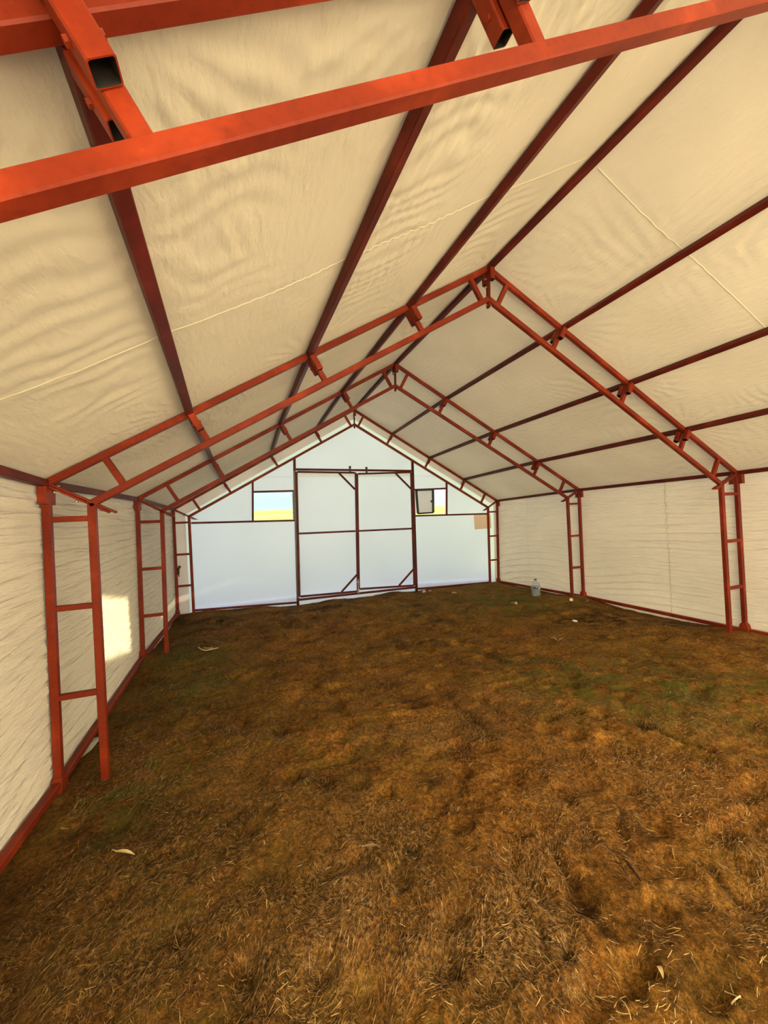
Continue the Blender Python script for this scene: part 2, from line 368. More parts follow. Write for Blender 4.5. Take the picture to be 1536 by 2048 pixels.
# roof sheets
def bayfac(y):
    f = np.zeros_like(y)
    for i in range(len(FY)-1):
        m = (y >= FY[i]) & (y <= FY[i+1]); f[m] = np.sin(np.pi*(y[m]-FY[i])/(FY[i+1]-FY[i]))
    return f
ceiling = bpy.data.objects.new('ceiling', None); C.objects.link(ceiling); ceiling['kind'] = 'structure'; ceiling['label'] = 'cream tarpaulin roof over the steel frames'
YEND = 8.218+.065
def roof(side):
    us = np.linspace(0, 1, 190); yv = np.linspace(YF-.09, YEND, 464)
    U, V = np.meshgrid(us, yv, indexing='ij')
    key = 'LO' if side < 0 else 'RO'
    ex, ez = prof(key, V, 0), prof(key, V, 1); rx, rz = prof('ro', V, 0), prof('ro', V, 1)
    dx, dz = rx-ex, rz-ez; ln = np.hypot(dx, dz)
    nx, nz = -dz/ln*(1 if side < 0 else -1), dx/ln*(1 if side < 0 else -1)
    off = T/2+.008
    b = bayfac(V)
    q = (U*4) % 1.0; pf = np.sin(np.pi*q)          # 0 on the purlins
    sag = -.012*b*pf
    k = side*3
    # ripples running along the roof, dragged between purlin and frame
    wob = fbm(U*3, V*.8, 60+k, 3)*1.6
    ang = (U*4-np.floor(U*4)-.5)*(.9*np.sign(np.sin(V*1.1+side)))
    rp_ = np.sin((U*4.1/.085 + V*2.2*ang + wob*6)*2*np.pi*.9)
    amp = np.clip(vnoise(U*5, V*1.1, 70+k)*1.5-.45, 0, 1)*.0060
    cr = np.sin((V/.11 + U*3.0 + fbm(U*6, V*1.5, 80+k, 3)*5)*2*np.pi)
    ampc = np.clip(vnoise(U*7+9, V*1.3, 90+k)*1.6-.75, 0, 1)*.0060
    # puckers fanning out of the frame and purlin crossings
    pk = np.zeros_like(U)
    for f in FRAMES[1:]:
        for uu in (0, .25, .5, .75, 1):
            du = (U-uu)*4.1; dv = V-f['y']; r = np.hypot(du, dv)+1e-6; a = np.arctan2(dv, du)
            pk += np.sin(a*26+uu*20)*np.exp(-((r-.28)/.22)**2)*.0050*np.clip(r/.2, 0, 1)
    soft = np.clip(pf*1.6, .0, 1)*np.clip(b*3, 0, 1)
    h = off+.0035+sag+(rp_*amp+cr*ampc+pk)*np.clip(.25+soft, 0, 1)+fbm(U*8, V*2, 44+k, 4)*.013*soft
    P = np.stack([ex+dx*U+nx*h, V, ez+dz*U+nz*h], -1)
    # eave overhang joins the wall, ridge joins the other slope
    P[0, :, 0] += side*.012; P[0, :, 2] -= .015
    P[-1, :, 0] = rx[-1]; P[-1, :, 2] = rz[-1]+(T/2+.0115)/.87
    o = grid_mesh('roof_sheet', P, TARP, ceiling, True, flip=(side > 0))
    # welded seams across the slope
    for yseam in (2.02, 6.93):
        jj = yseam+.03*np.sin(us*7+side)+.02*fbm(us*5, us*0+yseam, 12, 2)
        i0 = np.interp(jj, yv, np.arange(len(yv)))
        pts = np.stack([[np.interp(i0[i], np.arange(len(yv)), P[i, :, c]) for i in range(len(us))] for c in range(3)], -1)
        nn = np.stack([nx[:, 0], nx[:, 0]*0, nz[:, 0]], -1)
        prof_ = [(-.005, -.001), (-.003, -.0035), (.003, -.0035), (.005, -.001)]
        G = np.stack([pts+nn*d+np.array([0, e_, 0]) for e_, d in prof_], 1)[3:-3]
        s_ = grid_mesh('seam', G, SEAM, o, False)
SEAM = sheet_mat('welded_seam', (.74, .67, .53), (.05, .045, .04), bump=.1)
roof(-1); roof(1)

# side walls
def wall(side):
    zs = np.linspace(0, 1, 300); yv = np.linspace(YF-.09, YEND, 464)
    U, V = np.meshgrid(zs, yv, indexing='ij')
    kb, kt = ('LOb', 'LO') if side < 0 else ('ROb', 'RO')
    xb, xt, zt = prof(kb, V), prof(kt, V, 0), prof(kt, V, 1)
    z = -.17 + (zt+.012+.17)*U
    x = xb+(xt-xb)*np.clip(z/zt, 0, 1) + side*(T/2+.010)
    b = bayfac(V); k = 5+side*2
    t = np.zeros_like(V)
    for i in range(len(FY)-1):
        m = (V >= FY[i]) & (V <= FY[i+1]); t[m] = (V[m]-FY[i])/(FY[i+1]-FY[i])
    tilt = (.10 if side > 0 else -.16)*(1-U)*V + (.22*(1-U)**2*np.sin(t*np.pi)*(-1 if side > 0 else 1))
    warp = fbm(V*.42, z*1.6, 20+k, 2)*.42 + fbm(V*1.6, z*4, 27+k, 2)*.06
    ph = (z+tilt*.8+warp*.42)/.105
    st = ph % 1.0; sa_ = np.clip(st/.26, 0, 1); fold = sa_*sa_*(3-2*sa_)*(1-np.clip((st-.26)/.74, 0, 1)**1.3)
    amp = np.clip(vnoise(V*.55, z*2.6, 33+k)*1.5-.15, 0.12, 1)
    ph2 = (z+tilt*.8+warp*.6)/.052
    fold2 = np.sin(ph2*2*np.pi)*np.clip(vnoise(V*1.4+4, z*4, 39+k)*1.6-.6, 0, 1)
    h = (fold-.4)*.052*amp + fold2*.0050 + fbm(V*1.2, z*1.5, 48+k, 3)*.03*b
    mask = np.clip((z+.02)/.12, 0, 1)*np.clip((zt-z)/.08, 0, 1)
    h = np.minimum(h*mask*np.clip(.45+b, 0, 1), .042) 
    x = x-side*np.minimum(h, .012+.032*b) + side*.006
    P = np.stack([x, V, z], -1)
    o = grid_mesh('wall_'+('left' if side < 0 else 'right'), P, WALLTARP, None, True, flip=(side < 0))
    o['kind'] = 'structure'; o['label'] = 'wrinkled cream tarpaulin %s side wall' % ('left' if side < 0 else 'right')
    if side > 0:
        for ys_ in (4.133, 7.17):
            j = int(np.argmin(abs(yv-ys_)))
            G = np.stack([P[8:-2, j]+np.array([-.0010, .005, 0]), P[8:-2, j]+np.array([-.0018, .0, 0]), P[8:-2, j]+np.array([-.0010, -.005, 0])], 1)
            grid_mesh('seam', G, RSEAM, o, False)
    return o
RSEAM = sheet_mat('doubled_wall_seam', (.60, .55, .47), (.028, .027, .025), bump=.9, fine=(6, .7, 9))
wall(-1); wall(1)

# gable plane --------------------------------------------------------
YC = 8.218
def chord_z(x, inner=True):
    f = FC
    if inner: a = f['LI'] if x < f['ri'][0] else f['RI']; r = f['ri']
    else: a = f['LO'] if x < f['ro'][0] else f['RO']; r = f['ro']
    s = (x-a[0])/(r[0]-a[0]); return a[1]+(r[1]-a[1])*s
YP0, YP1 = YC+T/2+.004, YC+T/2+.007
wb = bpy.data.objects.new('wall_back', None); C.objects.link(wb); wb['kind'] = 'structure'; wb['label'] = 'white sheeted gable wall at the far end'
SLx, SRx = -1.33, 1.325      # stud centre lines (about)
def gp(pts, m=GABLE, y0=YP0, y1=YP1, name='sheet_panel'): return poly_prism(name, pts, y0, y1, m, wb)
gp([(-3.295, 1.72), (-1.285, 1.68), (-1.32, .03), (-3.285, .06)])                                         # lower left
gp([(1.335, 1.65), (3.30, 1.63), (3.262, -.03), (1.27, -.01)])                                              # lower right
gp([(-1.30, 2.63), (0, 2.60), (1.34, 2.60), (1.345, chord_z(1.345)), (FC['ri'][0], FC['ri'][1]), (-1.30, chord_z(-1.30))])   # over the door
gp([(-3.304, 1.72), (-2.15, 1.70), (-2.15, chord_z(-2.15)), (FC['LI'][0], FC['LI'][1])])                   # left triangle
gp([(-2.15, 2.285), (-1.31, 2.285), (-1.30, chord_z(-1.30)), (-2.15, chord_z(-2.15))])                     # over left window
gp([(1.35, 2.255), (2.19, 2.262), (2.19, chord_z(2.19)), (1.345, chord_z(1.345))])                         # over right window
gp([(2.18, 1.655), (3.30, 1.625), (FC['RI'][0], FC['RI'][1]), (2.19, chord_z(2.19))])                      # right triangle
for a_, b_ in (((-2.12, 2.575), (-1.33, 2.577)), ((1.36, 2.57), (1.98, 2.562))):
    beam('fold_line', (a_[0], YP0-.001, a_[1]), (b_[0], YP0-.001, b_[1]), .002, .018, GABLE, wb, ch=.0005)
# thin sheet showing as a bright border, with the folded tarpaulin edge in front of it
EO = T/2+.02
Lo, Ro, Rg, Li, Ri, Rgi = FC['LO'], FC['RO'], FC['ro'], FC['LI'], FC['RI'], FC['ri']
YS0, YS1 = YC+.052, YC+.054
def strip(outer, inner, m, y0, y1, name): gp([*outer, *inner[::-1]], m, y0, y1, name)
strip([(FC['LOb']-EO, -.15), (Lo[0]-EO, Lo[1]+.02)], [(FC['LIb'], -.15), Li], SHEER, YS0, YS1, 'edge_sheet')
strip([(Lo[0]-EO, Lo[1]+.02), (Rg[0], Rg[1]+.035)], [Li, Rgi], SHEER, YS0, YS1, 'edge_sheet')
strip([(Rg[0], Rg[1]+.035), (Ro[0]+EO, Ro[1]+.02)], [Rgi, Ri], SHEER, YS0, YS1, 'edge_sheet')
strip([(Ro[0]+EO, Ro[1]+.02), (FC['ROb']+EO, -.2)], [Ri, (FC['RIb'], -.2)], SHEER, YS0, YS1, 'edge_sheet')
def lerp(a, b, t): return (a[0]+(b[0]-a[0])*t, a[1]+(b[1]-a[1])*t)
YT0, YT1 = YC+.040, YC+.044
kl, kr = .74, .36
FOLD = sheet_mat('folded_tarpaulin_edge', (.42, .39, .38), (.52, .48, .48), bump=.3)
strip([(FC['LOb']-EO, -.12), (Lo[0]-EO, Lo[1]+.015)], [lerp((FC['LOb'], -.12), (FC['LIb'], -.12), kl), lerp(Lo, Li, kl)], FOLD, YT0, YT1, 'folded_edge')
strip([(Lo[0]-EO, Lo[1]+.015), (Rg[0], Rg[1]+.03)], [lerp(Lo, Li, .74), lerp(Rg, Rgi, .60)], FOLD, YT0, YT1, 'folded_edge')
strip([(Rg[0], Rg[1]+.03), (Ro[0]+EO, Ro[1]+.015)], [lerp(Rg, Rgi, .60), lerp(Ro, Ri, .45)], FOLD, YT0, YT1, 'folded_edge')
strip([(Ro[0]+EO, Ro[1]+.015), (FC['ROb']+EO, -.15)], [lerp(Ro, Ri, .3), lerp((FC['ROb'], -.15), (FC['RIb'], -.15), .3)], FOLD, YT0, YT1, 'folded_edge')
# skirt hanging below the bottom bars and the door track
gp([(-3.29, .10), (-1.35, .12), (1.29, .12), (3.27, .02), (3.27, -.25), (-3.29, -.25)], SHEER, YC+.075, YC+.077, 'skirt_sheet')
# tan patch near the right corner
pt = gp([(2.915, 1.607), (3.40, 1.60), (3.40, 1.262), (2.925, 1.258)], PATCHM, YP0-.004, YP0-.0015, 'tan_patch')

# front gable behind the camera: sheet with the same two window openings, sun comes through the right-hand one
wf = bpy.data.objects.new('wall_front', None); C.objects.link(wf); wf['kind'] = 'structure'; wf['label'] = 'sheeted gable behind the camera'
def fp(pts):
    o = poly_prism('sheet_panel', pts, YF-.045, YF-.042, FGABLE, wf); return o
FGABLE = sheet_mat('front_gable_sheet', (.08, .08, .07), (.88, .86, .80), bump=.1)
BEAM_DIM = glass_mat('beam_dimmer', (.48, .48, .44), .1, .03)
wx0, wx1, wz0, wz1 = 1.39, 2.19, 1.66, 2.25
def cz(x): return 4.06+(2.01-4.06)*abs(x)/3.62
fp([(-3.62, -.3), (wx0, -.3), (wx0, cz(wx0)), (0, cz(0)), (-3.62, cz(3.62))])
fp([(wx0, -.3), (wx1, -.3), (wx1, wz0), (wx0, wz0)])
fp([(wx0, wz1), (wx1, wz1), (wx1, cz(wx1)), (wx0, cz(wx0))])
poly_prism('beam_dimming_pane', [(wx0, wz0), (wx1, wz0), (wx1, wz1), (wx0, wz1)], YF-.045, YF-.042, BEAM_DIM, wf)  # added, unseen pane that dims the sunbeam through this opening
fp([(wx1, -.3), (3.62, -.3), (3.62, cz(3.62)), (wx1, cz(wx1))])

# ================================================================== PORTAL FRAMES
def lineX(a, b, x): return a[1]+(b[1]-a[1])*(x-a[0])/(b[0]-a[0])
def portal(f, label, base_left=-.12, base_right=-.12):
    y = f['y']; t = thing('portal_frame', (0, y, 0), label, 'frame', 'red portal frames of the tent')
    P = lambda p, dy=0: (p[0], dy, p[1])
    def post_x(kb, kt, z): return f[kb]+(f[kt][0]-f[kb])*z/f[kt][1]
    for kb, kt, name, ext in (('LOb', 'LO', 'outer_post', .0), ('LIb', 'LI', 'inner_post', .0), ('RIb', 'RI', 'inner_post', 0), ('ROb', 'RO', 'outer_post', 0)):
        zb = float(ground_z(np.array(f[kb]), np.array(y)))-.06
        beam(name, (f[kb], 0, zb), P(f[kt]), T, T, PAINT, t)
    for z in (1.735, 1.140, .552):
        for a, b in ((('LOb', 'LO'), ('LIb', 'LI')), (('RIb', 'RI'), ('ROb', 'RO'))):
            zz = z if y < 8 or a[0][0] == 'L' else z-.07
            beam('rung', (post_x(*a, zz)+T/2, 0, zz), (post_x(*b, zz)-T/2, 0, zz), T*.8, T*.8, PAINT, t)
    for kt, rk, name in (('LO', 'ro', 'top_chord'), ('RO', 'ro', 'top_chord'), ('LI', 'ri', 'bottom_chord'), ('RI', 'ri', 'bottom_chord')):
        a = Vector((f[kt][0], 0, f[kt][1])); b = Vector((f[rk][0], 0, f[rk][1])); d = (b-a).normalized()
        beam(name, a-d*.012, b-d*.006, T, T, PAINT, t)
    for sd, ko, ki in ((-1, 'LO', 'LI'), (1, 'RO', 'RI')):
        a = Vector((f[ko][0], 0, f[ko][1])); r = Vector((f['ro'][0], 0, f['ro'][1])); d = (r-a).normalized()
        n = Vector((d.z, 0, -d.x)); n = n if n.z < 0 else -n
        ia = Vector((f[ki][0], 0, f[ki][1])); ir = Vector((f['ri'][0], 0, f['ri'][1])); di = (ir-ia).normalized()
        for s in (.0925, .248, .502, .757, .94):
            p = a+(r-a)*s
            den = n.x*di.z-n.z*di.x
            k = ((ia.x-p.x)*di.z-(ia.z-p.z)*di.x)/den
            beam('web', p+n*(T/2-.002), p+n*(k-T/2+.002), T*.92, T*.92, PAINT, t)
        # pair of bolted lugs across the eave joint, running past the inner corner
        o = Vector((f[ko][0], 0, f[ko][1])); i_ = Vector((f[ki][0], 0, f[ki][1])); dd = (i_-o).normalized()
        pn = Vector((dd.z, 0, -dd.x)); pn = pn if pn.z < 0 else -pn
        for k, e_ in ((0, .155), (1, .12)):
            q = pn*(-.009+k*.017)
            pl = beam('splice_plate', o+dd*.02+q+Vector((0, 0, .0)), i_+dd*e_+q, T*.95, .014, PAINT, t, ch=.002)
            if k == 1:
                for s in (.22, .70, 1.22):
                    c = o+dd*((i_-o).length*s)
                    bolt(c-pn*.022+Vector((0, .008, 0)), c+pn*.034+Vector((0, .008, 0)), pl)
    # ridge lugs and bolts
    for k in (-1, 1):
        x0 = (f['ro'][0]+f['ri'][0])/2
        pl = beam('splice_plate', (f['ro'][0]+k*.007, 0, f['ro'][1]-.01), (f['ri'][0]+k*.007, 0, f['ri'][1]-.085), T*.95, .008, PAINT, t, ch=.002)
        if k == 1:
            for zz in (f['ri'][1]+.20, f['ri'][1]+.12, f['ri'][1]-.058):
                bolt((x0-.03, .006, zz), (x0+.03, .006, zz), pl)
    # flared foot socket of the outer posts
    for kb, sg in (('LOb', 1), ('ROb', -1)):
        gz = float(ground_z(np.array(f[kb]), np.array(y)))
        bm = bmesh.new()
        x = f[kb]; a = T/2+.006
        lo = [bm.verts.new((x+sx_*a*1.15, sy_*.058, gz-.03)) for sx_, sy_ in ((-1, -1), (1, -1), (1, 1), (-1, 1))]
        mi = [bm.verts.new((x+sx_*a*1.05, sy_*a*1.5, gz+.06)) for sx_, sy_ in ((-1, -1), (1, -1), (1, 1), (-1, 1))]
        hi = [bm.verts.new((x+sx_*a, sy_*a, gz+.09)) for sx_, sy_ in ((-1, -1), (1, -1), (1, 1), (-1, 1))]
        for A_, B_ in ((lo, mi), (mi, hi)):
            for i in range(4): bm.faces.new((A_[i], A_[(i+1) % 4], B_[(i+1) % 4], B_[i]))
        bm.faces.new(lo[::-1]); bm.faces.new(hi)
        finish('foot_socket', bm, PAINT, t)
    return t
portal(F0, 'red steel portal frame nearest the camera, its rafters crossing overhead')
portal(FA, 'second red steel portal frame, the nearest one with both side ladders in view')
portal(FB, 'middle-distance red portal frame standing beside the clear water bottle')
portal(FC, 'farthest red portal frame, edging the white gable wall with the doors')

# ================================================================== PURLINS AND RAILS
BAY = ['above the overhead frame', 'nearest bay', 'middle bay', 'bay by the gable']
PT = .050
ROWS = [('L', 0, 'red eave purlin along the top of the left wall'), ('L', .247, 'lowest red purlin of the left roof slope'), ('L', .50, 'middle red purlin of the left roof slope'),
        ('L', .757, 'uppermost red purlin of the left roof slope'), ('R', 1, 'red ridge purlin under the roof peak'), ('R', .757, 'uppermost red purlin of the right roof slope'),
        ('R', .503, 'middle red purlin of the right roof slope'), ('R', .257, 'lowest red purlin of the right roof slope'), ('R', 0, 'red eave purlin along the top of the right wall')]
def chord_pt(f, sd, s):
    a, r = (f['LO'] if sd == 'L' else f['RO']), f['ro']
    return Vector((a[0]+(r[0]-a[0])*s, f['y'], a[1]+(r[1]-a[1])*s))
def purlin(f0, f1, sd, s, lab, visible_start=True):
    p0 = chord_pt(f0, sd, s); p1 = chord_pt(f1, sd, s)
    a, r = (f0['LO'] if sd == 'L' else f0['RO']), f0['ro']
    d = Vector((r[0]-a[0], 0, r[1]-a[1])).normalized()
    n = Vector((d.z, 0, -d.x)); n = n if n.z < 0 else -n
    if s in (0, 1): d_ = Vector((1, 0, 0)); n = Vector((0, 0, -1))
    else: d_ = d
    e = (p1-p0).normalized(); g = T/2+.002
    t = thing('purlin', p0, lab, 'purlin', 'red roof purlins')
    lift = -n*.0 if s != 1 else Vector((0, 0, -.004))
    beam('tube', e*g+lift, (p1-p0)-e*g+lift, PT, PT, MAROON, t, side=d_)
    hl = .125 if s not in (0, 1) else .115
    for q, sg in ((e*(g+PT/2), 1), ((p1-p0)-e*(g+PT/2), -1)):
        b = beam('hanger_stub', q+n*(PT/2-.002), q+n*(PT/2+hl), PT, PT, PAINT, t, side=d_, hollow=True)
        if s not in (0, 1):
            c = q+n*(PT/2+hl*.55)
            cyl('bolt', c-d_*(PT/2+.008), c+d_*(PT/2+.008),   .009, PAINT, b, n=6)
    return t
for bay in range(4):
    for i, (sd, s, lab) in enumerate(ROWS):
        if bay == 0 and i not in (1, 2): continue
        purlin(FRAMES[bay], FRAMES[bay+1], sd, s, lab+', '+BAY[bay])
RB = ['', 'nearest bay', 'middle bay', 'bay by the gable']
for sd, kb in (('left', 'LOb'), ('right', 'ROb')):
    for bay in range(4):
        if bay == 0: continue
        f0, f1 = FRAMES[bay], FRAMES[bay+1]
        zc = {('left', 3): (.03, .06), ('left', 2): (-.005, .045), ('right', 3): (.0, -.055), ('right', 2): (-.012, .0)}.get((sd, bay), (.0, -.005))
        p0 = Vector((f0[kb], f0['y'], zc[0])); p1 = Vector((f1[kb], f1['y'], zc[1]))
        t = thing('base_rail', p0, 'red ground rail at the foot of the %s wall, %s' % (sd, RB[bay]), 'rail', 'red ground rails along the walls')
        e = (p1-p0).normalized(); g = T/2+.002
        beam('tube', e*g, (p1-p0)-e*g, T, T, PAINT, t, side=(1, 0, 0))
        for q in (e*(g+.004), (p1-p0)-e*(g+.004)):
            beam('end_plate', q-e*.003, q+e*.003, T*1.25, T*1.25, PAINT, t, side=(1, 0, 0), ch=.002)

# ================================================================== GABLE FRAMING, DOORS, WINDOWS
GT = .038
gf = thing('gable_frame', (0, YC, 0), 'dark red studs and bars framing the white gable wall and its window openings', 'frame')
def gb(name, a, b, ww=GT, hh=GT, parent=gf, m=MAROON, dy=0): return beam(name, (a[0], dy, a[1]), (b[0], dy, b[1]), ww, hh, m, parent)
gb('stud', (-1.302, chord_z(-1.302)-.01), (-1.361, -.14), .05, .05)
gb('stud', (1.352, chord_z(1.352)-.01), (1.296, -.14), .05, .05)
gb('rail', (-3.27, 1.72), (-1.355, 1.678)); gb('rail', (1.37, 1.655), (3.29, 1.622))
gb('rail', (-3.27, .073), (-1.385, .0)); gb('rail', (1.325, -.008), (3.235, -.052))
gb('window_post', (-2.137, chord_z(-2.137)-.02), (-2.165, 1.715)); gb('window_post', (2.207, chord_z(2.207)-.02), (2.165, 1.66))
gb('window_head', (-2.125, 2.283), (-1.345, 2.285)); gb('window_head', (1.372, 2.252), (2.18, 2.266))
gb('door_track', (-1.278, 2.727), (1.327, 2.684), .05, .042, dy=-.012)
gb('door_sill', (-1.335, .052), (1.272, .036), .045, .042, dy=-.008)

def door(n, label, sx0, sx1, top0, top1, sm0, sm1, mid, bot, sx0b, sx1b, braces, latch):
    d = bpy.data.objects.new('door_%d' % n, None); C.objects.link(d); d['kind'] = 'structure'; d['label'] = label
    d.location = ((sx0+sx1)/2, YC, 0)
    ox = d.location.x; dy = -.05 if n == 1 else -.03
    def b(name, p, q, ww=GT): return beam(name, (p[0]-ox, dy, p[1]), (q[0]-ox, dy, q[1]), ww, GT, MAROON, d)
    b('stile', (sx0, top0), (sx0b, bot[0])); b('stile', (sx1, top1), (sx1b, bot[1]))
    b('top_rail', (sx0+GT/2, top0), (sx1-GT/2, top1)); b('bottom_rail', (sx0b+GT/2, bot[0]), (sx1b-GT/2, bot[1]))
    b('mid_rail', (sm0+GT/2, mid[0]), (sm1-GT/2, mid[1]))
    for p, q in braces: b('brace', p, q, GT*.9)
    bm = bmesh.new()
    pts = [(sx0-.05-ox, top0+.02), (sx1+.03-ox, top1+.02), (sx1b+.03-ox, bot[1]-.03), (sx0b-.05-ox, bot[0]-.03)]
    A = [bm.verts.new((x, dy+GT/2+.003, z)) for x, z in pts]; B = [bm.verts.new((x, dy+GT/2+.006, z)) for x, z in pts]
    for i in range(4): bm.faces.new((A[i], A[(i+1) % 4], B[(i+1) % 4], B[i]))
    bm.faces.new(A); bm.faces.new(B); finish('cover_sheet', bm, GABLE, d)
    zf = 2.575
    beam('fold_line', (sx0+.02-ox, dy+GT/2+.001, zf), (sx1-.02-ox, dy+GT/2+.001, zf-.005), .002, .018, GABLE, d, ch=.0005)
    return d, ox, dy
d1, ox, dy = door(1, 'left leaf of the white sliding double door', -1.276, -.021, 2.672, 2.646, -1.30, -.07, (1.405, 1.389), (.124, .098), -1.328, -.095,
     [((-.387, 2.64), (-.055, 2.288)), ((-.451, .124), (-.10, .452))], True)
def hanger(parent, x, z0, z1, dy):
    bm = bmesh.new()
    beam_bm(bm, (x, dy, z0), (x, dy, z1), .030, .034, ch=.003)
    cyl_bm(bm, (x, dy-.02, z1-.015), (x, dy+.02, z1-.015), .024, n=12)
    return finish('roller_hanger', bm, BLACK, parent)
hanger(d1, -.141-ox, 2.652, 2.785, -.045)
lb = cyl('latch_bolt', (-.083-ox, -.078, .36), (-.092-ox, -.078, .02), .011, ZINC, d1); 
for zz in (.30, .12): beam('latch_keeper', (-.105-ox, -.076, zz), (-.07-ox, -.076, zz-.001), .03, .03, ZINC, lb, ch=.003)
d2, ox, dy = door(2, 'right leaf of the white sliding double door', .018, 1.292, 2.624, 2.650, -.037, 1.261, (1.387, 1.371), (.140, .085), -.062, 1.236,
     [((.91, 2.632), (1.272, 2.272)), ((.864, .118), (1.236, .452))], False)
hanger(d2, .231-ox, 2.632, 2.765, -.04)

# left window: clear opening with ragged sheet edge beside the stud
w1 = bpy.data.objects.new('window_1', None); C.objects.link(w1); w1.location = (-1.73, YC, 1.98); w1['kind'] = 'structure'; w1['label'] = 'open left gable window looking onto a field'
beam('jamb_strip', (.375, .02, .29), (.365, .02, -.28), .012, .022, BLACK, w1)
rag = []
for k in range(13):
    z = -.28+k*.045; rag.append((.372-.012*k/12.0-.0+random.uniform(-.035, .0)*(1 if k % 2 else .2), z))
bm = bmesh.new()
va = [bm.verts.new((x, .027, z)) for x, z in rag]; vb = [bm.verts.new((.40, .0275, z)) for x, z in rag]
for i in range(12): bm.faces.new((va[i], va[i+1], vb[i+1], vb[i]))
r_ = bmesh.ops.extrude_face_region(bm, geom=bm.faces[:])
bmesh.ops.translate(bm, verts=[v for v in r_['geom'] if isinstance(v, bmesh.types.BMVert)], vec=(0, .003, 0))
finish('torn_sheet_edge', bm, SHEER, w1)
# right window: dark sash slid over the left half
w2 = bpy.data.objects.new('window_2', None); C.objects.link(w2); w2.location = (1.625, YC, 1.975); w2['kind'] = 'structure'; w2['label'] = 'right gable window with a dark framed sash in its left half'
sa = [(-.222, .262), (.205, .272), (.182, -.262), (-.205, -.272)]
def sb(name, i, j, wd, par): 
    a, b = sa[i], sa[j]; return beam(name, (a[0], -.02, a[1]), (b[0], -.02, b[1]), .03, wd, BLACK, par, ch=.003)
sash = bpy.data.objects.new('sash', None); C.objects.link(sash); sash.parent = w2
sb('sash_stile', 0, 3, .052, sash); sb('sash_stile', 1, 2, .052, sash); sb('sash_rail', 0, 1, .036, sash); sb('sash_rail', 3, 2, .036, sash)
bm = bmesh.new()
A = [bm.verts.new((x*.96, -.016, z*.96)) for x, z in sa]; B = [bm.verts.new((x*.96, -.012, z*.96)) for x, z in sa]
for i in range(4): bm.faces.new((A[i], A[(i+1) % 4], B[(i+1) % 4], B[i]))
bm.faces.new(A); bm.faces.new(B); finish('pane', bm, PANE, sash)
bm = bmesh.new(); beam_bm(bm, (.125, -.036, .0), (.165, -.036, .0), .02, .04, side=(0, 1, 0)); beam_bm(bm, (.13, -.05, .012), (.13, -.05, -.03), .012, .018); finish('handle', bm, BLACK, sash)
rag = [(-.232+random.uniform(-.0, .03)*(1 if k % 2 else .3), -.28+k*.04) for k in range(14)]
bm = bmesh.new()
va = [bm.verts.new((x, .027, z)) for x, z in rag]; vb = [bm.verts.new((-.29, .0275, z)) for x, z in rag]
for i in range(13): bm.faces.new((va[i], vb[i], vb[i+1], va[i+1]))
r_ = bmesh.ops.extrude_face_region(bm, geom=bm.faces[:])
bmesh.ops.translate(bm, verts=[v for v in r_['geom'] if isinstance(v, bmesh.types.BMVert)], vec=(0, .003, 0))
finish('torn_sheet_edge', bm, SHEER, w2)

# ================================================================== STRAW, GRASS
def blades(name, n, lmin, lmax, wid, m, weight, tilt=.18, zoff=.004, curl=.35, bunch=None):
    pts = []
    while sum(len(p) for p in pts) < n:
        x = RNG.uniform(-3.4, 3.45, 60000); y = RNG.uniform(.35, 8.0, 60000)
        k = RNG.random(60000) < weight(x, y)
        pts.append(np.stack([x[k], y[k]], -1))
    P = np.concatenate(pts)[:n]
    x, y = P[:, 0], P[:, 1]
    ln = RNG.uniform(lmin, lmax, n)*RNG.uniform(.6, 1.0, n); a = RNG.uniform(0, 2*np.pi, n)
    a = np.where(RNG.random(n) < .45, fbm(x*1.2, y*1.2, 200, 2)*9+RNG.normal(0, .35, n), a)
    tl = np.abs(RNG.normal(0, tilt, n)); dx, dy = np.cos(a), np.sin(a); cv = RNG.normal(0, curl, n)
    wd = wid*RNG.uniform(.6, 1.3, n)
    V = np.zeros((n, 6, 3))
    for i, s in enumerate((-.5, 0., .5)):
        bend = (s*s-.25)*cv*ln
        cx = x+dx*ln*s-dy*bend; cy = y+dy*ln*s+dx*bend
        zc = ground_z(cx, cy)+zoff+np.clip(np.sin(tl), 0, 1)*ln*(s+.5)
        ww = wd*(1-.5*abs(s)*2*.6)
        V[:, i*2] = np.stack([cx-dy*ww/2, cy+dx*ww/2, zc+ww*.2], -1); V[:, i*2+1] = np.stack([cx+dy*ww/2, cy-dx*ww/2, zc-ww*.2], -1)
    b = np.arange(n)*6
    Q = np.stack([np.stack([b, b+1, b+3, b+2], -1), np.stack([b+2, b+3, b+5, b+4], -1)], 1).reshape(-1, 4)
    me = bpy.data.meshes.new(name)
    me.vertices.add(n*6); me.vertices.foreach_set('co', V.reshape(-1).astype(np.float32))
    me.loops.add(Q.size); me.loops.foreach_set('vertex_index', Q.reshape(-1).astype(np.int32))
    me.polygons.add(len(Q)); me.polygons.foreach_set('loop_start', np.arange(0, Q.size, 4, dtype=np.int32))
    me.update(calc_edges=True)
    return link(name, me, m)
def near(x, y): return np.clip(2.6/((x+2.33)**2+y*y+1.6), .03, 1)
patchy = lambda x, y, s: np.clip(.55+fbm(x*2.2, y*2.2, s, 3)*3.0, .05, 1)
o = blades('dead_grass_thatch', 130000, .015, .06, .0018, THATCH, lambda x, y: near(x, y)*patchy(x, y, 120), .2, .003, .2)
tag(o, 'matted brown dead grass and chaff trodden into the earth floor', 'grass', kind='stuff')
o = blades('loose_straw', 3400, .012, .05, .0018, STRAW, lambda x, y: near(x, y)*patchy(x, y, 140)**2, .12, .007, .10)
tag(o, 'loose pale yellow straw scattered over the brown earth floor', 'straw', kind='stuff')
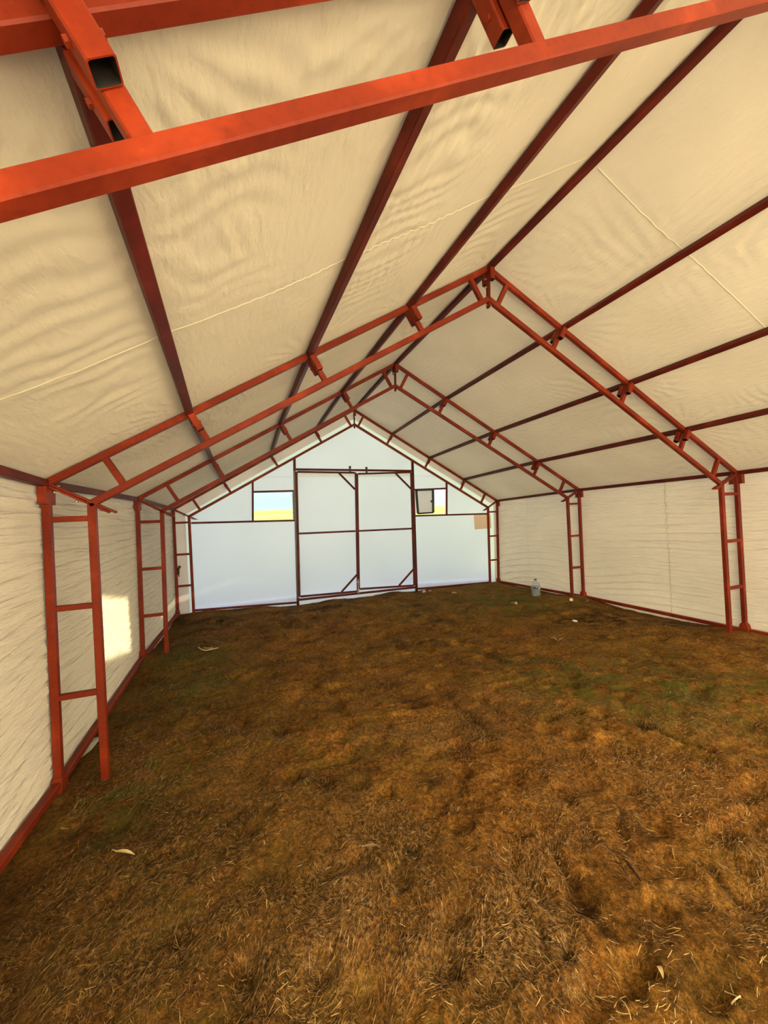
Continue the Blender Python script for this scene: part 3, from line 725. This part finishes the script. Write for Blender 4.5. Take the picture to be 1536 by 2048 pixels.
def green_w(x, y):
    g = np.zeros_like(x)
    for gx, gy, gr in ((1.05, 2.55, .45), (.55, 2.9, .4), (1.9, 2.0, .4), (2.2, 6.0, .7), (-3.05, 5.4, .4), (-3.0, 2.9, .25), (1.3, 1.7, .25), (-3.0, 4.5, .4)):
        g = np.maximum(g, np.exp(-((x-gx)**2+(y-gy)**2)/(2*gr*gr)))
    return g*np.clip(.4+fbm(x*7, y*7, 160, 3)*4, 0, 1)
o = blades('green_grass', 14000, .015, .05, .0024, GRASS, green_w, .5, .004)
tag(o, 'short green grass tufts surviving in patches on the right and left of the floor', 'grass', kind='stuff')

# ================================================================== SMALL THINGS ON THE FLOOR
def gz(x, y): return float(ground_z(np.array(float(x)), np.array(float(y))))
def lathe(name, pr, m, parent=None, n=24, smooth=True):
    bm = bmesh.new(); rings = []
    for r, z in pr: rings.append([bm.verts.new((r*math.cos(2*math.pi*k/n), r*math.sin(2*math.pi*k/n), z)) for k in range(n)])
    for A_, B_ in zip(rings, rings[1:]):
        for k in range(n): bm.faces.new((A_[k], A_[(k+1) % n], B_[(k+1) % n], B_[k]))
    bm.faces.new(rings[0][::-1]); bm.faces.new(rings[-1])
    return finish(name, bm, m, parent, smooth)
bxp, byp = 2.83, 6.10
bt = thing('water_bottle', (bxp, byp, gz(bxp, byp)-.004), 'large clear plastic water bottle standing by the right wall', 'bottle')
pr = [(.062, 0), (.078, .006), (.082, .02), (.082, .05), (.078, .056), (.082, .062), (.082, .10), (.077, .107), (.082, .114), (.082, .20), (.079, .215), (.066, .245), (.040, .272), (.022, .283), (.021, .300)]
lathe('body', pr, CLEAR, bt)
lathe('water', [(.074, .006), (.077, .02), (.076, .056), (.077, .10), (.075, .107), (.077, .125)], WATER, bt)
lathe('label_band', [(.083, .128), (.0838, .132), (.0838, .188), (.083, .192)], simple('pale_label', (.30, .33, .42), .5, .2), bt)
for a0, a1, z0, z1, m in ((3.6, 4.1, .150, .182, BLUEL), (4.15, 4.5, .140, .176, BLUEL), (4.65, 5.5, .162, .172, WHITEP)):
    bm = bmesh.new(); k = 7; va = [[bm.verts.new((.0850*math.cos(a0+(a1-a0)*i/k), .0850*math.sin(a0+(a1-a0)*i/k), z)) for i in range(k+1)] for z in (z0, z1)]
    for i in range(k): bm.faces.new((va[0][i], va[0][i+1], va[1][i+1], va[1][i]))
    r_ = bmesh.ops.extrude_face_region(bm, geom=bm.faces[:])
    for v in r_['geom']:
        if isinstance(v, bmesh.types.BMVert): v.co.x *= .993; v.co.y *= .993
    finish('label_print', bm, m, bt)
lathe('cap', [(.0235, .300), (.0245, .302), (.0245, .322), (.022, .325)], simple('dark_cap', (.05, .045, .05), .5, .2), bt)

def disc_thing(name, x, y, r, th, nrm, m, label, cat):
    t = thing(name, (x, y, gz(x, y)+.01), label, cat)
    o = lathe('rim', [(r*.92, 0), (r, th*.3), (r, th), (r*.94, th), (r*.90, th*.55), (r*.2, th*.5)], m, t, 20)
    o.rotation_euler = Vector(nrm).to_track_quat('Z', 'Y').to_euler(); o.location = (0, 0, r*.75)
    return t
def blob(name, x, y, size, m, label, cat, seed, dz=0.0, rough=.3, group=None):
    bm = bmesh.new(); bmesh.ops.create_icosphere(bm, subdivisions=3, radius=1)
    rr = random.Random(seed); off = Vector((rr.uniform(0, 9), rr.uniform(0, 9), rr.uniform(0, 9)))
    from mathutils import noise
    for v in bm.verts:
        k = 1+rough*noise.noise(v.co*1.6+off)+rough*.5*noise.noise(v.co*4+off)
        v.co = Vector((v.co.x*size[0]*k, v.co.y*size[1]*k, v.co.z*size[2]*k))
    o = finish(name, bm, m, None, False); o.location = (x, y, gz(x, y)+size[2]*.55+dz); o.rotation_euler = (0, 0, rr.uniform(0, 6))
    return tag(o, label, cat, group)
disc_thing('jar_lid', 3.00, 5.42, .030, .014, (-.55, -.75, .35), WHITEP, 'round white lid propped at the foot of the middle-distance right post', 'lid')
# small can lying on its side with white end
t = thing('drink_can', (2.13, 5.86, gz(2.13, 5.86)+.022), 'small dark tin lying on its side with a bright white end', 'tin')
o = lathe('can_body', [(.020, -.05), (.025, -.046), (.025, -.02), (.023, -.017), (.025, -.012), (.025, .046)], simple('tarnished_tin', (.20, .17, .08), .4, .5, 60, .5), t); q = Vector((.50, -.85, .12)).to_track_quat('Z', 'Y').to_euler(); o.rotation_euler = q
o = lathe('can_end', [(.025, .046), (.0255, .049), (.022, .052), (.021, .050)], WHITEP, t); o.rotation_euler = q
blob('crumpled_wrapper', 3.27, 5.34, (.036, .024, .02), simple('grey_film', (.20, .15, .14), .5, .4, 60), 'crumpled greyish wrapper on the soil right of the white lid', 'wrapper', 3, 0, .8)
blob('paper_scrap', 2.19, 4.545, (.030, .018, .016), WHITEP, 'small folded white paper scrap on the dark muddy patch', 'scrap', 5, .004, .9)
blob('pale_stone', 1.36, 7.95, (.055, .04, .03), simple('chalk', (.75, .70, .62), .9, .1), 'whitish stone just inside the right door stud', 'stone', 8)
blob('pale_stone', 1.75, 7.30, (.06, .04, .018), STONE, 'flat tan clod lying on the soil right of the doors', 'stone', 9)
blob('pale_stone', 1.52, 7.98, (.05, .03, .02), STONE, 'small tan stone at the foot of the right gable sheet', 'stone', 10)

def leaf(name, x, y, ln, wd, rz, label, m=LEAFM, lift=.02, curl=.25, cat='leaf'):
    t = thing(name, (x, y, gz(x, y)+.006), label, cat)
    n = 9; bm = bmesh.new(); rows = []
    for i in range(n):
        s = i/(n-1); w_ = wd*math.sin(math.pi*min(.985, s*.93+.05))**.8
        rows.append([bm.verts.new(((s-.5)*ln, k*w_/2, lift*math.sin(s*math.pi)*.6+abs(k)*w_*curl)) for k in (-1, 0, 1)])
    for a_, b_ in zip(rows, rows[1:]):
        for k in range(2): bm.faces.new((a_[k], a_[k+1], b_[k+1], b_[k]))
    r_ = bmesh.ops.extrude_face_region(bm, geom=bm.faces[:])
    bmesh.ops.translate(bm, verts=[v for v in r_['geom'] if isinstance(v, bmesh.types.BMVert)], vec=(0, 0, .0015))
    o = finish('blade', bm, m, t); cyl('stem', (-ln*.68, .004, .004), (ln*.35, 0, lift*.55), .0018, m, t, r1=.0008, n=6)
    t.rotation_euler = (0, 0, rz); return t
leaf('dry_leaf', 1.315, 4.04, .10, .035, 2.1, 'curled pale brown leaf on mid floor, right of centre', lift=.03, curl=.5)
leaf('dry_leaf', 1.38, 3.97, .075, .022, .1, 'narrow pale leaf touching the curled brown leaf', lift=.02, curl=.4)
leaf('dry_leaf', -2.974, 2.389, .12, .018, -.55, 'thin bleached leaf blade lying near the left front floor', m=PALESTRAW, lift=.012)
leaf('dry_leaf', -1.80, 1.92, .09, .013, -.35, 'slim brown husk on the front floor left of centre', lift=.01)
def wisp(name, x, y, pts, r, m, label, cat='straw'):
    cu = bpy.data.curves.new(name, 'CURVE'); cu.dimensions = '3D'; cu.bevel_depth = r; cu.bevel_resolution = 1; cu.resolution_u = 6
    s = cu.splines.new('NURBS'); s.points.add(len(pts)-1); s.use_endpoint_u = True; s.order_u = 3
    for p, q in zip(s.points, pts): p.co = (q[0], q[1], gz(x+q[0], y+q[1])-gz(x, y)+q[2], 1)
    o0 = bpy.data.objects.new('tmp', cu); C.objects.link(o0)
    dg = bpy.context.evaluated_depsgraph_get(); me = bpy.data.meshes.new_from_object(o0.evaluated_get(dg)); bpy.data.objects.remove(o0)
    o = link(name, me, m); o.location = (x, y, gz(x, y)+r+.003); return tag(o, label, cat)
wisp('straw_wisp', -2.86, 5.60, [(-.10, .13, .01), (-.08, .02, .01), (0, -.06, .015), (.09, -.02, .02), (.14, .05, .01)], .0055, PALESTRAW, 'bowed pale straw curl lying beside the left middle-distance ladder post')
wisp('straw_wisp', -2.84, 5.62, [(-.05, .03, .02), (0, -.02, .03), (.06, .0, .02), (.05, .05, .01)], .004, PALESTRAW, 'small pale straw loop inside the bowed curl by the left post')
wisp('straw_wisp', -1.20, 1.0, [(.04, .047, .0), (-.012, .03, .008), (-.022, .006, .008), (-.027, -.022, .005), (-.041, -.04, .0)], .0013, PALESTRAW, 'long curly yellow straw on the floor at the bottom right')
wisp('straw_wisp', -.849, .901, [(-.005, .022, .0), (0, .0, .004), (.006, -.021, 0)], .0016, PALESTRAW, 'straight thin yellow straw at the bottom right corner')
wisp('straw_wisp', -.86, .886, [(-.022, .001, .0), (0, .0, .004), (.022, -.001, 0)], .0024, PALESTRAW, 'stubby pale straw meeting the thin straw at bottom right')
wisp('twig', -1.629, 1.831, [(-.012, .03, .008), (0, 0, .012), (.02, -.035, .008)], .007, TWIG, 'short dark twig on the centre floor', 'twig')
wisp('twig', -.735, 1.36, [(.025, .067, .0), (0, .0, .008), (-.029, -.069, .0)], .0042, TWIG, 'longer dark twig lying on the right front floor', 'twig')
leaf('dry_leaf', -1.013, 1.03, .035, .016, 1.2, 'small folded yellowish husk on the bottom right floor', m=PALESTRAW, lift=.012, curl=.6)
# loose flap of sheet poking in under the left wall beside the second frame
bm = bmesh.new()
fx = [(-3.60, 3.52, -.04), (-3.60, 3.68, -.035), (-3.595, 3.84, -.03), (-3.49, 3.845, -.028), (-3.515, 3.68, -.045), (-3.585, 3.54, -.055)]
vs = [bm.verts.new(p) for p in fx]; ce = bm.verts.new((-3.56, 3.70, -.022))
for i in range(6): bm.faces.new((vs[i], vs[(i+1) % 6], ce))
r_ = bmesh.ops.extrude_face_region(bm, geom=bm.faces[:])
bmesh.ops.translate(bm, verts=[v for v in r_['geom'] if isinstance(v, bmesh.types.BMVert)], vec=(0, 0, .003))
tag(finish('sheet_flap', bm, RAGM), 'loose greyish sheet corner poking in under the left ground rail', 'sheet')
# dark hook with a short chain hanging on the left post of the gable frame
hk = thing('hook', (-3.515, YC-.03, .78), 'small dark hook hanging on the left outer post of the gable frame', 'hook')
bm = bmesh.new(); pv = None
cyl_bm(bm, (0, 0, .0), (0.0, 0, .12), .018, .022, 8); cyl_bm(bm, (.005, 0, .10), (.03, 0, .15), .02, .024, 8); cyl_bm(bm, (0, 0, .0), (.012, 0, -.05), .012, .006, 8)
finish('hook_body', bm, BLACK, hk)
